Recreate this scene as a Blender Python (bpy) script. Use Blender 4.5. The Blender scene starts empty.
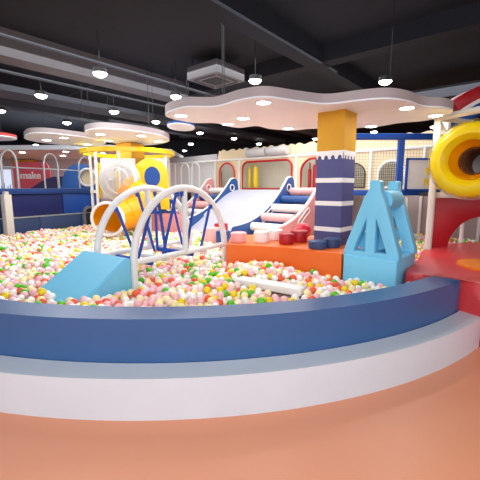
import bpy, bmesh, math, random
import numpy as np
from mathutils import Matrix, Vector
random.seed(7); rng = np.random.default_rng(7)
sc = bpy.context.scene
COL = sc.collection
PI = math.pi
# ---------------------------------------------------------------- camera
cd = bpy.data.cameras.new('camera'); cam = bpy.data.objects.new('camera', cd); COL.objects.link(cam)
cd.sensor_width = 36; cd.lens = 36 * 350 / 480; cd.clip_end = 200
cam.location = (0, 0, 1.65); cam.rotation_euler = (math.radians(90 - 8.45), 0, 0)
sc.camera = cam
# ---------------------------------------------------------------- world and exposure
w = bpy.data.worlds.new('world'); sc.world = w; w.use_nodes = True
w.node_tree.nodes['Background'].inputs[0].default_value = (.93, .95, 1, 1)
w.node_tree.nodes['Background'].inputs[1].default_value = 1.25
sc.view_settings.view_transform = 'Standard'; sc.view_settings.look = 'None'
sc.view_settings.gamma = 1; sc.view_settings.exposure = 0.4
sc.view_settings.use_curve_mapping = False
def area(name, loc, size, power, col=(.97, .985, 1), sy=None, rot=(0, 0, 0)):
    l = bpy.data.lights.new(name, 'AREA'); l.energy = power; l.color = col; l.size = size
    if sy: l.shape = 'RECTANGLE'; l.size_y = sy
    else: l.shape = 'DISK'
    o = bpy.data.objects.new(name, l); COL.objects.link(o); o.location = loc; o.rotation_euler = rot
    return o
area('hall_light', (-1.5, 7.5, 4.0), 7, 300, sy=6)
area('entrance_light', (0, -1.0, 3.6), 5, 150, sy=3, rot=(math.radians(25), 0, 0))
area('rear_hall_light', (-6, 14, 3.9), 6, 160, sy=4)
area('rear_right_fill', (3.5, 9.0, 3.9), 5, 130, sy=3)  # added fill without a fixture, brightens the beige boards behind the net frame
LAMP_W = 9

# ---------------------------------------------------------------- materials
MATS = {}
def mat(name, rgb, rough=.5, spec=.5, metal=0, noise=0.0, nscale=8, bump=0, coat=0, emit=0, sss=0):
    if name in MATS: return MATS[name]
    m = bpy.data.materials.new(name); m.use_nodes = True; nt = m.node_tree
    b = nt.nodes['Principled BSDF']
    lin = [(c / 255) ** 2.2 for c in rgb]
    b.inputs['Base Color'].default_value = (*lin, 1)
    b.inputs['Roughness'].default_value = rough; b.inputs['Metallic'].default_value = metal
    b.inputs['Specular IOR Level'].default_value = spec
    b.inputs['Coat Weight'].default_value = coat
    if emit:
        b.inputs['Emission Color'].default_value = (*lin, 1); b.inputs['Emission Strength'].default_value = emit
    if noise or bump:
        tc = nt.nodes.new('ShaderNodeTexCoord'); n = nt.nodes.new('ShaderNodeTexNoise')
        n.inputs['Scale'].default_value = nscale; n.inputs['Detail'].default_value = 3
        nt.links.new(tc.outputs['Object'], n.inputs['Vector'])
        if noise:
            mr = nt.nodes.new('ShaderNodeMix'); mr.data_type = 'RGBA'
            mr.inputs[6].default_value = (*[c * (1 - noise) for c in lin], 1)
            mr.inputs[7].default_value = (*[min(1, c * (1 + noise)) for c in lin], 1)
            nt.links.new(n.outputs['Fac'], mr.inputs[0]); nt.links.new(mr.outputs[2], b.inputs['Base Color'])
        if bump:
            bp = nt.nodes.new('ShaderNodeBump'); bp.inputs['Strength'].default_value = bump; bp.inputs['Distance'].default_value = .01
            nt.links.new(n.outputs['Fac'], bp.inputs['Height']); nt.links.new(bp.outputs['Normal'], b.inputs['Normal'])
    MATS[name] = m; return m
def clear(name, rgb, t=.75, rough=.05, base=.12):
    m = bpy.data.materials.new(name); m.use_nodes = True; nt = m.node_tree
    for n in list(nt.nodes): nt.nodes.remove(n)
    out = nt.nodes.new('ShaderNodeOutputMaterial'); tr = nt.nodes.new('ShaderNodeBsdfTransparent')
    pb = nt.nodes.new('ShaderNodeBsdfPrincipled'); mx = nt.nodes.new('ShaderNodeMixShader'); lw = nt.nodes.new('ShaderNodeLayerWeight')
    lin = [(c / 255) ** 2.2 for c in rgb]
    tr.inputs[0].default_value = (*[.4 + .6 * c for c in lin], 1)
    pb.inputs['Base Color'].default_value = (*lin, 1); pb.inputs['Roughness'].default_value = rough
    lw.inputs['Blend'].default_value = .35
    mt = nt.nodes.new('ShaderNodeMath'); mt.operation = 'MULTIPLY_ADD'; mt.inputs[1].default_value = t; mt.inputs[2].default_value = base
    nt.links.new(lw.outputs['Facing'], mt.inputs[0]); nt.links.new(mt.outputs[0], mx.inputs[0])
    nt.links.new(tr.outputs[0], mx.inputs[1]); nt.links.new(pb.outputs[0], mx.inputs[2]); nt.links.new(mx.outputs[0], out.inputs[0])
    return m
def W(): return mat('white_pvc', (236, 234, 232), .35, noise=.03)
M_WHITE = mat('white_pvc', (238, 234, 230), .4, noise=.03)
M_PIPE = mat('white_padded_pipe', (232, 230, 228), .45, noise=.03)
M_POST = mat('cream_post', (214, 208, 198), .5, noise=.05)
M_BENCH = mat('white_vinyl', (206, 212, 220), .38, noise=.05, nscale=3, bump=.25)
M_BLUE = mat('blue_vinyl', (56, 90, 138), .36, noise=.05, nscale=3, bump=.15)
M_NAVY = mat('navy_vinyl', (38, 76, 136), .42, noise=.05)
M_DNAVY = mat('dark_navy_vinyl', (22, 38, 98), .4, noise=.05)
M_SLATE = mat('slate_blue_vinyl', (52, 72, 112), .5, noise=.05)
M_INDIGO = mat('indigo_wall', (76, 78, 126), .6, noise=.04)
M_ROYAL = mat('royal_blue', (18, 72, 156), .4, noise=.04)
M_LB = mat('light_blue_vinyl', (122, 202, 236), .42, noise=.04, nscale=4, bump=.2)
M_ORANGE = mat('orange_vinyl', (236, 110, 40), .4, noise=.04)
M_OPL = mat('orange_plastic', (248, 162, 10), .25, noise=.04)
M_YEL = mat('yellow_plastic', (232, 196, 16), .3, noise=.04)
M_GOLD = mat('golden_wall', (204, 148, 24), .6, noise=.03)
M_RED = mat('red_vinyl', (204, 60, 64), .36, noise=.05, nscale=3, bump=.15)
M_DRED = mat('dark_red_vinyl', (172, 26, 36), .4, noise=.05)
M_PINK = mat('dusty_pink_vinyl', (216, 142, 142), .45, noise=.04)
M_LPINK = mat('light_pink_vinyl', (240, 176, 172), .45, noise=.04)
M_BEIGE = mat('beige_board', (226, 204, 166), .6, noise=.04)
M_PALE = mat('pale_grey_board', (214, 210, 208), .6, noise=.04)
M_CREAM = mat('cream_wall', (228, 222, 204), .7, noise=.04)
M_MAUVE = mat('mauve_mesh', (176, 162, 160), .8, noise=.06)
M_CLOUD = mat('cloud_paint', (238, 243, 250), .7, noise=.02)
M_CRIM = mat('cloud_rim', (176, 164, 166), .7)
M_CEIL = mat('ceiling_black', (24, 27, 36), .9, noise=.2, nscale=2)
M_DUCT = mat('duct_grey', (62, 64, 72), .7, noise=.1)
M_BEAM = mat('beam_grey', (96, 94, 98), .8, noise=.08)
M_DARK = mat('charcoal', (36, 38, 48), .7, noise=.1)
M_CHROME = mat('grey_steel', (172, 176, 180), .3, metal=.3)
M_STRAP = mat('blue_strap', (22, 74, 168), .6, noise=.1, nscale=60)
M_LAMP = mat('lamp_glow', (255, 250, 244), emit=14)
M_BLK = mat('black_metal', (22, 22, 26), .5)
M_GLASSY = clear('clear_acrylic', (235, 235, 238), .8, .05, .14)
M_YCLR = clear('clear_yellow', (250, 205, 20), .5)

# ---------------------------------------------------------------- mesh builder
class B:
    def __init__(s): s.bm = bmesh.new()
    def box(s, x0, x1, y0, y1, z0, z1, bev=0, seg=2, M=None):
        r = bmesh.ops.create_cube(s.bm, size=1)
        bmesh.ops.scale(s.bm, vec=(abs(x1 - x0), abs(y1 - y0), abs(z1 - z0)), verts=r['verts'])
        bmesh.ops.translate(s.bm, vec=((x0 + x1) / 2, (y0 + y1) / 2, (z0 + z1) / 2), verts=r['verts'])
        vs = r['verts']
        if bev:
            es = list({e for v in vs for e in v.link_edges})
            q = bmesh.ops.bevel(s.bm, geom=es, offset=bev, segments=seg, affect='EDGES', profile=.5)
            vs = list({v for f in q['faces'] for v in f.verts} | {v for v in vs if v.is_valid})
        if M is not None: bmesh.ops.transform(s.bm, matrix=M, verts=vs)
        return s
    def prism(s, pts, z0, z1, bev=0, seg=2, M=None):
        lo = [s.bm.verts.new((x, y, z0)) for x, y in pts]; hi = [s.bm.verts.new((x, y, z1)) for x, y in pts]
        n = len(pts); fs = [s.bm.faces.new(lo[::-1]), s.bm.faces.new(hi)]
        for i in range(n): fs.append(s.bm.faces.new((lo[i], lo[(i + 1) % n], hi[(i + 1) % n], hi[i])))
        vs = lo + hi
        if bev:
            es = list(set(fs[0].edges) | set(fs[1].edges))
            q = bmesh.ops.bevel(s.bm, geom=es, offset=bev, segments=seg, affect='EDGES', profile=.5)
            vs = list({v for f in q['faces'] for v in f.verts} | {v for v in vs if v.is_valid})
        if M is not None: bmesh.ops.transform(s.bm, matrix=M, verts=vs)
        return s
    def tube(s, pts, r, seg=12, closed=False, r2=None, cap=True):
        pts = [Vector(p) for p in pts]; n = len(pts); rings = []
        rs = [r] * n if not isinstance(r, (list, tuple)) else r
        up = None
        for i, p in enumerate(pts):
            if closed: t = (pts[(i + 1) % n] - pts[i - 1])
            else: t = pts[min(i + 1, n - 1)] - pts[max(i - 1, 0)]
            t.normalize()
            if up is None:
                up = Vector((0, 0, 1)) if abs(t.z) < .9 else Vector((1, 0, 0))
            u = (up - t * up.dot(t))
            if u.length < 1e-4: u = t.orthogonal()
            u.normalize(); v = t.cross(u); up = u
            rings.append([s.bm.verts.new(p + (u * math.cos(a) + v * math.sin(a)) * rs[i]) for a in [2 * PI * k / seg for k in range(seg)]])
        m = n if closed else n - 1
        for i in range(m):
            A, C = rings[i], rings[(i + 1) % n]
            for k in range(seg):
                try: s.bm.faces.new((A[k], A[(k + 1) % seg], C[(k + 1) % seg], C[k]))
                except ValueError: pass
        if cap and not closed:
            s.bm.faces.new(rings[0][::-1]); s.bm.faces.new(rings[-1])
        return s
    def cyl(s, p, r, h, seg=28, bev=0, M=None):
        pts = [(p[0] + r * math.cos(2 * PI * k / seg), p[1] + r * math.sin(2 * PI * k / seg)) for k in range(seg)]
        return s.prism(pts, p[2], p[2] + h, bev, 2, M)
    def lathe(s, prof, seg=40, M=None, a0=0, a1=2 * PI):     # prof (r, z)
        full = abs(a1 - a0 - 2 * PI) < 1e-6; n = seg if full else seg + 1; rings = []
        for k in range(n):
            a = a0 + (a1 - a0) * k / seg
            rings.append([s.bm.verts.new((r * math.cos(a), r * math.sin(a), z)) for r, z in prof])
        for k in range(seg):
            A, C = rings[k], rings[(k + 1) % n]
            for i in range(len(prof) - 1):
                try: s.bm.faces.new((A[i], C[i], C[i + 1], A[i + 1]))
                except ValueError: pass
        vs = [v for r in rings for v in r]
        if M is not None: bmesh.ops.transform(s.bm, matrix=M, verts=vs)
        return s
    def sphere(s, p, r, seg=24, M=None, sc3=(1, 1, 1)):
        q = bmesh.ops.create_uvsphere(s.bm, u_segments=seg, v_segments=seg // 2, radius=r)
        bmesh.ops.scale(s.bm, vec=sc3, verts=q['verts']); bmesh.ops.translate(s.bm, vec=p, verts=q['verts'])
        if M is not None: bmesh.ops.transform(s.bm, matrix=M, verts=q['verts'])
        return s
    def panel(s, outlines, y0, y1, bev=0, M=None):           # (x,z) outlines with holes, thickness from y0 to y1
        c = bpy.data.curves.new('c', 'CURVE'); c.dimensions = '2D'; c.fill_mode = 'BOTH'
        c.extrude = max((y1 - y0) / 2 - bev, .0005); c.bevel_depth = bev; c.bevel_resolution = 1
        for o in outlines:
            sp = c.splines.new('POLY'); sp.points.add(len(o) - 1); sp.use_cyclic_u = True
            for i, (x, z) in enumerate(o): sp.points[i].co = (x, z, 0, 1)
        ob = bpy.data.objects.new('c', c); me = bpy.data.meshes.new_from_object(ob)
        T = Matrix.Translation((0, (y0 + y1) / 2, 0)) @ Matrix.Rotation(PI / 2, 4, 'X')
        me.transform((M if M is not None else Matrix()) @ T); s.bm.from_mesh(me)
        bpy.data.objects.remove(ob); bpy.data.curves.remove(c); bpy.data.meshes.remove(me)
        return s
    def text(s, txt, size, x, z, y, d=.01, M=None, fat=0):
        c = bpy.data.curves.new('t', 'FONT'); c.body = txt; c.size = size; c.extrude = d / 2; c.align_x = 'CENTER'; c.align_y = 'CENTER'; c.offset = fat
        ob = bpy.data.objects.new('t', c); me = bpy.data.meshes.new_from_object(ob)
        me.transform((M if M is not None else Matrix()) @ Matrix.Translation((x, y, z)) @ Matrix.Rotation(PI / 2, 4, 'X')); s.bm.from_mesh(me)
        bpy.data.objects.remove(ob); bpy.data.curves.remove(c); bpy.data.meshes.remove(me)
        return s
    def out(s, name, m, parent=None, M=None, smooth=35, label=None, **kw):
        bmesh.ops.remove_doubles(s.bm, verts=s.bm.verts, dist=1e-5)
        bmesh.ops.recalc_face_normals(s.bm, faces=s.bm.faces)
        if smooth:
            lim = math.radians(smooth)
            for f in s.bm.faces: f.smooth = True
            for e in s.bm.edges:
                if len(e.link_faces) == 2 and e.calc_face_angle(0) > lim: e.smooth = False
        me = bpy.data.meshes.new(name)
        if parent is None and M is None:                      # origin at the base of the thing
            xs = [v.co for v in s.bm.verts]
            lo = [min(c[i] for c in xs) for i in range(3)]; hi = [max(c[i] for c in xs) for i in range(3)]
            c = Vector(((lo[0] + hi[0]) / 2, (lo[1] + hi[1]) / 2, lo[2]))
            bmesh.ops.translate(s.bm, vec=-c, verts=s.bm.verts); M = Matrix.Translation(c)
        s.bm.to_mesh(me); s.bm.free(); me.materials.append(m)
        o = bpy.data.objects.new(name, me); COL.objects.link(o)
        if parent is not None: o.parent = parent
        elif M is not None: o.matrix_world = M
        if label: o['label'] = label
        for k, v in kw.items(): o[k] = v
        return o
def thing(name, label, cat, loc=(0, 0, 0), rz=0, group=None):
    o = bpy.data.objects.new(name, None); COL.objects.link(o); o.empty_display_size = .1
    o.location = loc; o.rotation_euler = (0, 0, rz); o['label'] = label; o['category'] = cat
    if group: o['group'] = group
    return o
def tag(o, label, cat, group=None, kind=None):
    o['label'] = label; o['category'] = cat
    if group: o['group'] = group
    if kind: o['kind'] = kind
    return o
def dup(root, loc, rz=None, label=None, group=None):
    r = root.copy(); COL.objects.link(r); r.location = loc
    if rz is not None: r.rotation_euler = (0, 0, rz)
    if label: r['label'] = label
    if group: r['group'] = group
    for ch in list(root.children):
        c = ch.copy(); COL.objects.link(c); c.parent = r
        for g in ch.children:
            d = g.copy(); COL.objects.link(d); d.parent = c
    return r
def struct(b, name, m, label=None):
    o = b.out(name, m, None, Matrix()); o['kind'] = 'structure'; o['label'] = label or name.replace('_', ' '); o['category'] = name.split('_')[0]
    return o
def arc(cx, cz, r, a0, a1, n=16, rx=None):
    rx = rx or r
    return [(cx + rx * math.cos(math.radians(a0 + (a1 - a0) * k / n)), cz + r * math.sin(math.radians(a0 + (a1 - a0) * k / n))) for k in range(n + 1)]
def arch_outline(x0, x1, z0, z1, r=None):
    r = r or (x1 - x0) / 2
    return [(x0, z0), (x1, z0)] + arc(x1 - r, z1 - r, r, 0, 90, 10) + arc(x0 + r, z1 - r, r, 90, 180, 10)
def RZ(x, y, ang, z=0): return Matrix.Translation((x, y, z)) @ Matrix.Rotation(ang, 4, 'Z')
AX = math.atan2(-.64, .77)          # local x = b (to the right and nearer), local y = a (to the right and away)
CX, CY = -.78, 7.45                 # centre of the round pool
BALL_Z = .575

# ---------------------------------------------------------------- room
struct(B().box(-16, 10, -4, 20.5, -.1, 0), 'floor', mat('salmon_floor', (222, 146, 112), .4, noise=.04, nscale=1.5), 'salmon orange smooth floor')
struct(B().box(-16, 10, -4, 20.5, 4.3, 4.4), 'ceiling', M_CEIL, 'black painted open ceiling')
struct(B().box(-16, 10, 20.3, 20.5, 0, 4.3), 'wall_back', M_DARK, 'charcoal rear wall of the hall')
struct(B().box(-16.2, -16, -4, 20.5, 0, 4.3), 'wall_left', M_DARK, 'charcoal left wall of the hall')
struct(B().box(10, 10.2, -4, 20.5, 0, 4.3), 'wall_right', M_DARK, 'charcoal right wall of the hall')

# ---------------------------------------------------------------- ceiling services (run along the two building axes)
def uv(u, v): return (u * .77 + v * .64, -u * .64 + v * .77)
def beam(u0, u1, v0, v1, z0, z1, m, name, label, cat):
    b = B().box(u0, u1, v0, v1, z0, z1)
    o = b.out(name, m, None, Matrix.Rotation(AX, 4, 'Z')); return tag(o, label, cat)
beam(-7.5, -7.05, -4, 16, 3.85, 4.3, M_BEAM, 'ceiling_beam', 'pale grey concrete beam running back above the ball pit', 'beam')
beam(-9.7, -8.9, -2, 14, 3.72, 3.84, M_DUCT, 'air_duct', 'wide flat grey duct at the upper left, left of the pale beam', 'duct')
beam(-11.4, -11.0, -2, 14, 3.8, 4.3, M_DUCT, 'ceiling_beam', 'dark grey beam at far upper left behind the wide duct', 'beam')
beam(-3.6, -3.3, -2, 15, 3.95, 4.3, M_CEIL, 'ceiling_beam', 'thin black beam over the middle of the hall', 'beam')
beam(-13, 3, 11.2, 11.7, 4.0, 4.3, M_DUCT, 'ceiling_beam', 'dark cross beam over the rear hall', 'beam')
beam(-2.5, 4.6, 9.4, 9.75, 3.7, 3.95, M_DUCT, 'air_duct', 'rectangular grey duct at the upper right above the red roof', 'duct')
beam(-8, 5, 6.4, 6.7, 4.0, 4.3, M_CEIL, 'ceiling_beam', 'black cross beam above the large cloud', 'beam')
for i, (u, l) in enumerate([(-8.15, 'thin grey sprinkler pipe beside the pale beam'), (-10.3, 'thin grey sprinkler pipe left of the wide duct'), (-6.3, 'thin grey sprinkler pipe right of the pale beam')]):
    p0 = uv(u, -2); p1 = uv(u, 14)
    tag(B().tube([(*p0, 3.9), (*p1, 3.9)], .03, 8).out('sprinkler_pipe', M_DUCT), l, 'pipe')
for v, l in [(4.6, 'thin cross pipe near the upper left lamp'), (8.0, 'thin cross pipe over the yellow tower')]:
    p0 = uv(-10.9, v); p1 = uv(-7.6, v)
    tag(B().tube([(*p0, 4.1), (*p1, 4.1)], .02, 8).out('cross_pipe', M_DUCT), l, 'pipe')
ac = thing('air_conditioner', 'square grey ceiling cassette air conditioner at top centre', 'air conditioner', (-.5, 7.7, 3.85), AX); ac.scale = (.85, .85, .85)
B().box(-.5, .5, -.5, .5, 0, .3, .02).out('housing', mat('ac_grey', (104, 102, 106), .5), ac)
B().box(-.24, .24, -.24, .24, -.012, 0).out('grille', M_BLK, ac)
for k in range(4):
    B().box(-.34, .34, .36, .42, -.01, 0, M=Matrix.Rotation(k * PI / 2, 4, 'Z')).out('air_vent', M_DUCT, ac)
for dx, dy in ((-.4, -.4), (.4, -.4), (-.4, .4), (.4, .4)):
    B().tube([(dx, dy, .3), (dx, dy, .52)], .01, 6).out('hanger_rod', M_BLK, ac)

# ---------------------------------------------------------------- pendant downlights
def lamp():
    t = thing('ceiling_lamp', '', 'lamp', (0, 0, 0), 0, 'round pendant downlights')
    B().lathe([(0, .09), (.112, .09), (.112, .01), (.1, .01), (.088, .03), (0, .03)], 24).out('lamp_housing', M_BLK, t)
    B().lathe([(0, -.05), (.06, -.044), (.1, -.02), (.115, .006), (.098, .03), (0, .03)], 24).out('lamp_glass', M_LAMP, t)
    B().tube([(0, 0, .09), (0, 0, .7)], .005, 6).out('suspension_rod', M_BLK, t)
    return t
LAMPS = [((-2.42, 6.41), 'large pendant downlight at upper left below the pale beam'), ((-4.26, 7.87), 'pendant downlight left of the pale beam, below the wide duct'),
 ((-5.25, 11.02), 'pendant downlight above the left part of the rear white cloud'), ((-3.27, 9.47), 'pendant downlight above the right part of the rear white cloud'),
 ((-1.39, 7.95), 'pendant downlight above the left tip of the large cloud'), ((-2.51, 10.86), 'pendant downlight above the yellow tower roof'),
 ((.28, 6.81), 'bright pendant downlight above the middle of the large cloud'), ((2.7, 6.87), 'bright pendant downlight above the right part of the large cloud'),
 ((-1.43, 12.97), 'pendant downlight just below the left tip of the large cloud'), ((-2.2, 16.1), 'small far pendant downlight under the left tip of the cloud'),
 ((-2.93, 19.0), 'smallest farthest pendant downlight low on the dark ceiling'), ((-.24, 14.38), 'far pendant downlight behind the middle of the large cloud'),
 ((.85, 16.1), 'small far pendant downlight over the rounded red frame'), ((6.27, 11.72), 'far pendant downlight left of the white corner post'),
 ((4.72, 12.75), 'far pendant downlight over the blue net frame'), ((3.02, 14.5), 'far pendant downlight left of the golden column'),
 ((-6.14, 9.35), 'pendant downlight at the left picture edge'), ((-9.35, 16.5), 'small far pendant downlight over the red lettered board')]
L0 = lamp()
for i, ((x, y), l) in enumerate(LAMPS):
    o = L0 if i == 0 else dup(L0, (0, 0, 0))
    o.location = (x, y, 3.6); o['label'] = l
    area('lamp_light', (x, y, 3.55), .17, LAMP_W if y < 13 else 5)
# recessed spots in the cloud
def cloud(name, label, pts, z0, z1, spots, rim=M_CRIM, spot_labels=None):
    t = thing(name, label, 'ceiling cloud', (sum(p[0] for p in pts) / len(pts), sum(p[1] for p in pts) / len(pts), z0))
    ox, oy = t.location.x, t.location.y
    q = [(x - ox, y - oy) for x, y in pts]
    B().prism(q, 0, .02).out('underside', M_CLOUD, t)
    B().prism(q, .02, z1 - z0).out('rim_band', rim, t)
    for k, (x, y) in enumerate(spots):
        s = B().cyl((x - ox, y - oy, -.014), .085, .014, 24).out('spotlight', M_LAMP, t)
        B().tube([(x - ox + .095 * math.cos(a), y - oy + .095 * math.sin(a), -.005) for a in [2 * PI * i / 24 for i in range(24)]], .01, 6, True).out('spotlight_ring', M_WHITE, s)
        area('spot_light', (x, y, z0 - .03), .14, 5)
    for hx, hy in ((q[1][0] * .6, q[1][1] * .6), (q[len(q) // 2][0] * .6, q[len(q) // 2][1] * .6), (q[-2][0] * .6, q[-2][1] * .6)):
        B().tube([(hx, hy, z1 - z0), (hx, hy, 4.3 - z0)], .006, 6).out('hanging_wire', M_BLK, t)
    return t
def smooth_loop(pts, n=6):
    out = []; N = len(pts)
    for i in range(N):
        p0, p1, p2, p3 = [Vector(pts[(i + k) % N]) for k in (-1, 0, 1, 2)]
        for k in range(n):
            t = k / n
            out.append(tuple(.5 * ((2 * p1) + (-p0 + p2) * t + (2 * p0 - 5 * p1 + 4 * p2 - p3) * t * t + (-p0 + 3 * p1 - 3 * p2 + p3) * t ** 3)))
    return out
CL = [(-1.1, 5.37), (-.75, 4.84), (-.33, 4.8), (0, 4.45), (.3, 4.31), (.7, 4.5), (1.1, 4.65), (1.46, 4.47), (1.75, 4.38), (2.05, 4.5), (2.4, 4.78), (2.72, 4.86), (3.0, 5.16),
      (2.95, 5.7), (2.6, 5.95), (2.35, 6.3), (1.8, 6.5), (1.3, 6.5), (.95, 6.68), (.54, 6.52), (.29, 6.22), (0, 6.4), (-.25, 6.2), (-.41, 5.95), (-.8, 5.9)]
cloud('ceiling_cloud', 'large white cloud-shaped ceiling panel around the golden column', smooth_loop(CL), 2.7, 2.83,
      [(-.86, 5.3), (-.2, 6.0), (.29, 4.52), (.85, 6.42), (.05, 5.5), (2.2, 4.82), (2.24, 6.2), (2.84, 5.3)])
def blob(cx, cy, rx, ry, lob, n=48): return [(cx + rx * (1 + .06 * math.cos(lob * a)) * math.cos(a), cy + ry * (1 + .06 * math.cos(lob * a)) * math.sin(a)) for a in [2 * PI * k / n for k in range(n)]]
cloud('ceiling_cloud', 'rear white cloud-shaped ceiling panel above the yellow tower', blob(-2.5, 8.2, .82, 1.3, 3), 2.76, 2.88, [(-2.9, 7.5), (-2.1, 7.7), (-1.95, 8.6), (-3.1, 8.5)])
cloud('ceiling_cloud', 'rear white cloud-shaped ceiling panel left of the yellow tower', blob(-4.12, 8.6, .82, 1.15, 4), 2.76, 2.87, [(-4.5, 8.4), (-3.9, 8.0), (-3.9, 9.2)])
cloud('ceiling_cloud', 'small blue-rimmed ceiling disc left of the large cloud', [(-1.33 + .3 * math.cos(a), 8.2 + .5 * math.sin(a)) for a in [2 * PI * k / 28 for k in range(28)]], 3.0, 3.06, [], M_ROYAL)
cloud('ceiling_cloud', 'red-rimmed ceiling disc cut by the left picture edge', [(-5.9 + .75 * math.cos(a), 8.2 + .6 * math.sin(a)) for a in [2 * PI * k / 28 for k in range(28)]], 2.78, 2.86, [], mat('rim_red', (190, 60, 60)))

# ---------------------------------------------------------------- round pool edge: bench step and blue padded wall
def ring(r0, r1, a0, a1, n=90):
    o = [(CX + r1 * math.cos(math.radians(a0 + (a1 - a0) * k / n)), CY + r1 * math.sin(math.radians(a0 + (a1 - a0) * k / n))) for k in range(n + 1)]
    i = [(CX + r0 * math.cos(math.radians(a1 + (a0 - a1) * k / n)), CY + r0 * math.sin(math.radians(a1 + (a0 - a1) * k / n))) for k in range(n + 1)]
    return o + i
bw = thing('padded_step', 'low curved white vinyl padded step in front of the blue pool wall', 'step', (CX, CY - 5.0, 0))
B().prism([(x - CX, y - CY + 5.0) for x, y in ring(4.935, 5.16, 180, 312.5)], 0, .32, .02, 3).out('padded_body', M_BENCH, bw)
bl = thing('pool_wall', 'curved blue vinyl padded wall around the front of the ball pit', 'pool wall', (CX, CY - 4.8, 0))
B().prism([(x - CX, y - CY + 4.8) for x, y in ring(4.645, 4.925, 180, 310)], 0, .67, .025, 3).out('padded_body', M_BLUE, bl)

# ---------------------------------------------------------------- red round platform
def plat_outline(r=0):
    near = [(3.45, 6.15), (2.85, 5.4), (2.46, 4.75), (2.06, 4.22), (1.97, 4.09), (1.95, 4.0), (1.99, 3.91), (2.08, 3.87), (2.2, 3.87), (2.32, 3.8), (2.42, 3.68), (2.5, 3.5), (2.62, 3.25), (2.85, 2.95), (3.0, 2.8), (3.3, 2.5), (3.9, 2.35), (4.6, 2.35), (5.6, 2.6), (6.3, 3.2), (6.6, 4.2), (6.3, 5.3), (5.6, 6.1), (4.6, 6.4)]
    return near
rp = thing('padded_platform', 'round red vinyl padded platform at the right end of the blue wall', 'platform', (4.03, 4.0, 0))
B().prism([(x - 4.03, y - 4.0) for x, y in plat_outline()], 0, .67, .035, 3).out('padded_body', M_RED, rp)
B().cyl((-.83, .28, .67), .42, .025, 40, .008).out('round_inlay', mat('orange_inlay', (244, 130, 10), .4), rp, label='orange round inlay on the red platform')

# ---------------------------------------------------------------- orange box bench and light blue roller play
ob_pts = [(-.2, 5.02), (.25, 4.95), (.7, 4.75), (1.0, 4.54), (1.27, 4.31), (1.98, 5.16), (1.98, 5.42), (1.5, 5.8), (1.0, 6.02), (.5, 6.13), (-.15, 6.16)]
tag(B().prism(ob_pts, .2, .834, .02, 3).out('padded_bench', M_ORANGE), 'long orange vinyl padded bench box below the striped column', 'bench')
O2 = (1.29, 4.30); O2A = math.radians(-40)
rl = thing('roller_play_unit', 'light blue soft play roller between two A-shaped frames', 'soft play unit', (O2[0], O2[1], .2), O2A)
B().box(0, .64, 0, .82, 0, .634, .02, 3).out('base_block', M_LB, rl)
def aframe(y0, y1, dx=0):
    s = .715 / 350; f = lambda X, Z: ((X) * s * .89 + dx, .634 + (462 - Z) * s * 1.02)
    out = [f(0, 462), f(2, 440), f(128, 120), f(156, 80), f(158, 38), f(164, 33), f(206, 33), f(212, 38), f(216, 88), f(240, 130), f(350, 440), f(352, 462)]
    h1 = [f(52, 440), f(143, 222), f(147, 222), f(147, 440)]
    h2 = [f(197, 440), f(197, 220), f(201, 220), f(290, 440)]
    return B().panel([out, h1, h2], y0, y1, .012)
aframe(.02, .17).out('side_frame', M_LB, rl); aframe(.65, .8, .01).out('side_frame', M_LB, rl)
for x, z, r in ((.38, 1.30, .12), (.36, .82, .12), (.2, .8, .11)):
    B().lathe([(0, .17), (r, .17), (r, .64), (0, .64)], 28, Matrix.Translation((x, 0, z)) @ Matrix.Rotation(-PI / 2, 4, 'X')).out('roller', M_LB, rl)

# stools on the orange bench
def drum(x, y, r, h, m, label, ang=0):
    t = thing('drum_stool', label, 'stool', (x, y, .834), ang, 'round vinyl drum stools on the orange bench')
    B().cyl((0, 0, 0), r, h, 28, .015).out('padded_drum', m, t)
    B().tube([(r * 1.0 * math.cos(a), r * 1.0 * math.sin(a), h - .02) for a in [2 * PI * k / 28 for k in range(28)]], .006, 6, True).out('seam_piping', m, t)
drum(.33, 5.28, .115, .17, M_WHITE, 'front white drum stool on the orange bench')
drum(.55, 5.52, .125, .17, M_WHITE, 'white drum stool just behind the front white one')
drum(.68, 5.1, .105, .16, M_DRED, 'front dark red drum stool on the orange bench')
drum(.9, 5.3, .13, .18, M_DRED, 'dark red drum stool right under the red ball')
drum(1.06, 4.72, .125, .11, M_SLATE, 'front navy drum stool on the orange bench end')
drum(1.28, 4.82, .115, .13, M_SLATE, 'navy drum stool at the column base beside the blue block')
drum(-.02, 5.3, .12, .15, M_LPINK, 'light pink drum stool at the left end of the orange bench')
o = B().sphere((0, 0, .13), .13, 32).out('exercise_ball', mat('red_ball', (214, 40, 60), .25), None, Matrix.Translation((1.02, 5.62, .834)))
tag(o, 'large glossy red ball behind the drum stools beside the column', 'ball')
for x, y, r, h, m, l in [(-.34, 6.9, .14, .36, M_NAVY, 'navy drum standing in the balls in front of the slide'),
                        (-.6, 7.3, .17, .38, M_LPINK, 'light pink drum in the balls left of the navy drum'), (-.42, 7.75, .15, .42, M_DRED, 'red drum in the balls behind the navy drum')]:
    t = thing('drum_stool', l, 'stool', (x, y, .45), 0, 'vinyl drums standing in the balls')
    B().cyl((0, 0, 0), r, h, 28, .015).out('padded_drum', m, t)

# ---------------------------------------------------------------- square column with stripes
cA = math.atan2(-.64, .77)
cl = thing('square_column', 'square column, golden above and indigo with white stripes below', 'column', (1.414, 4.9, .834), math.radians(-40))
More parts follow.
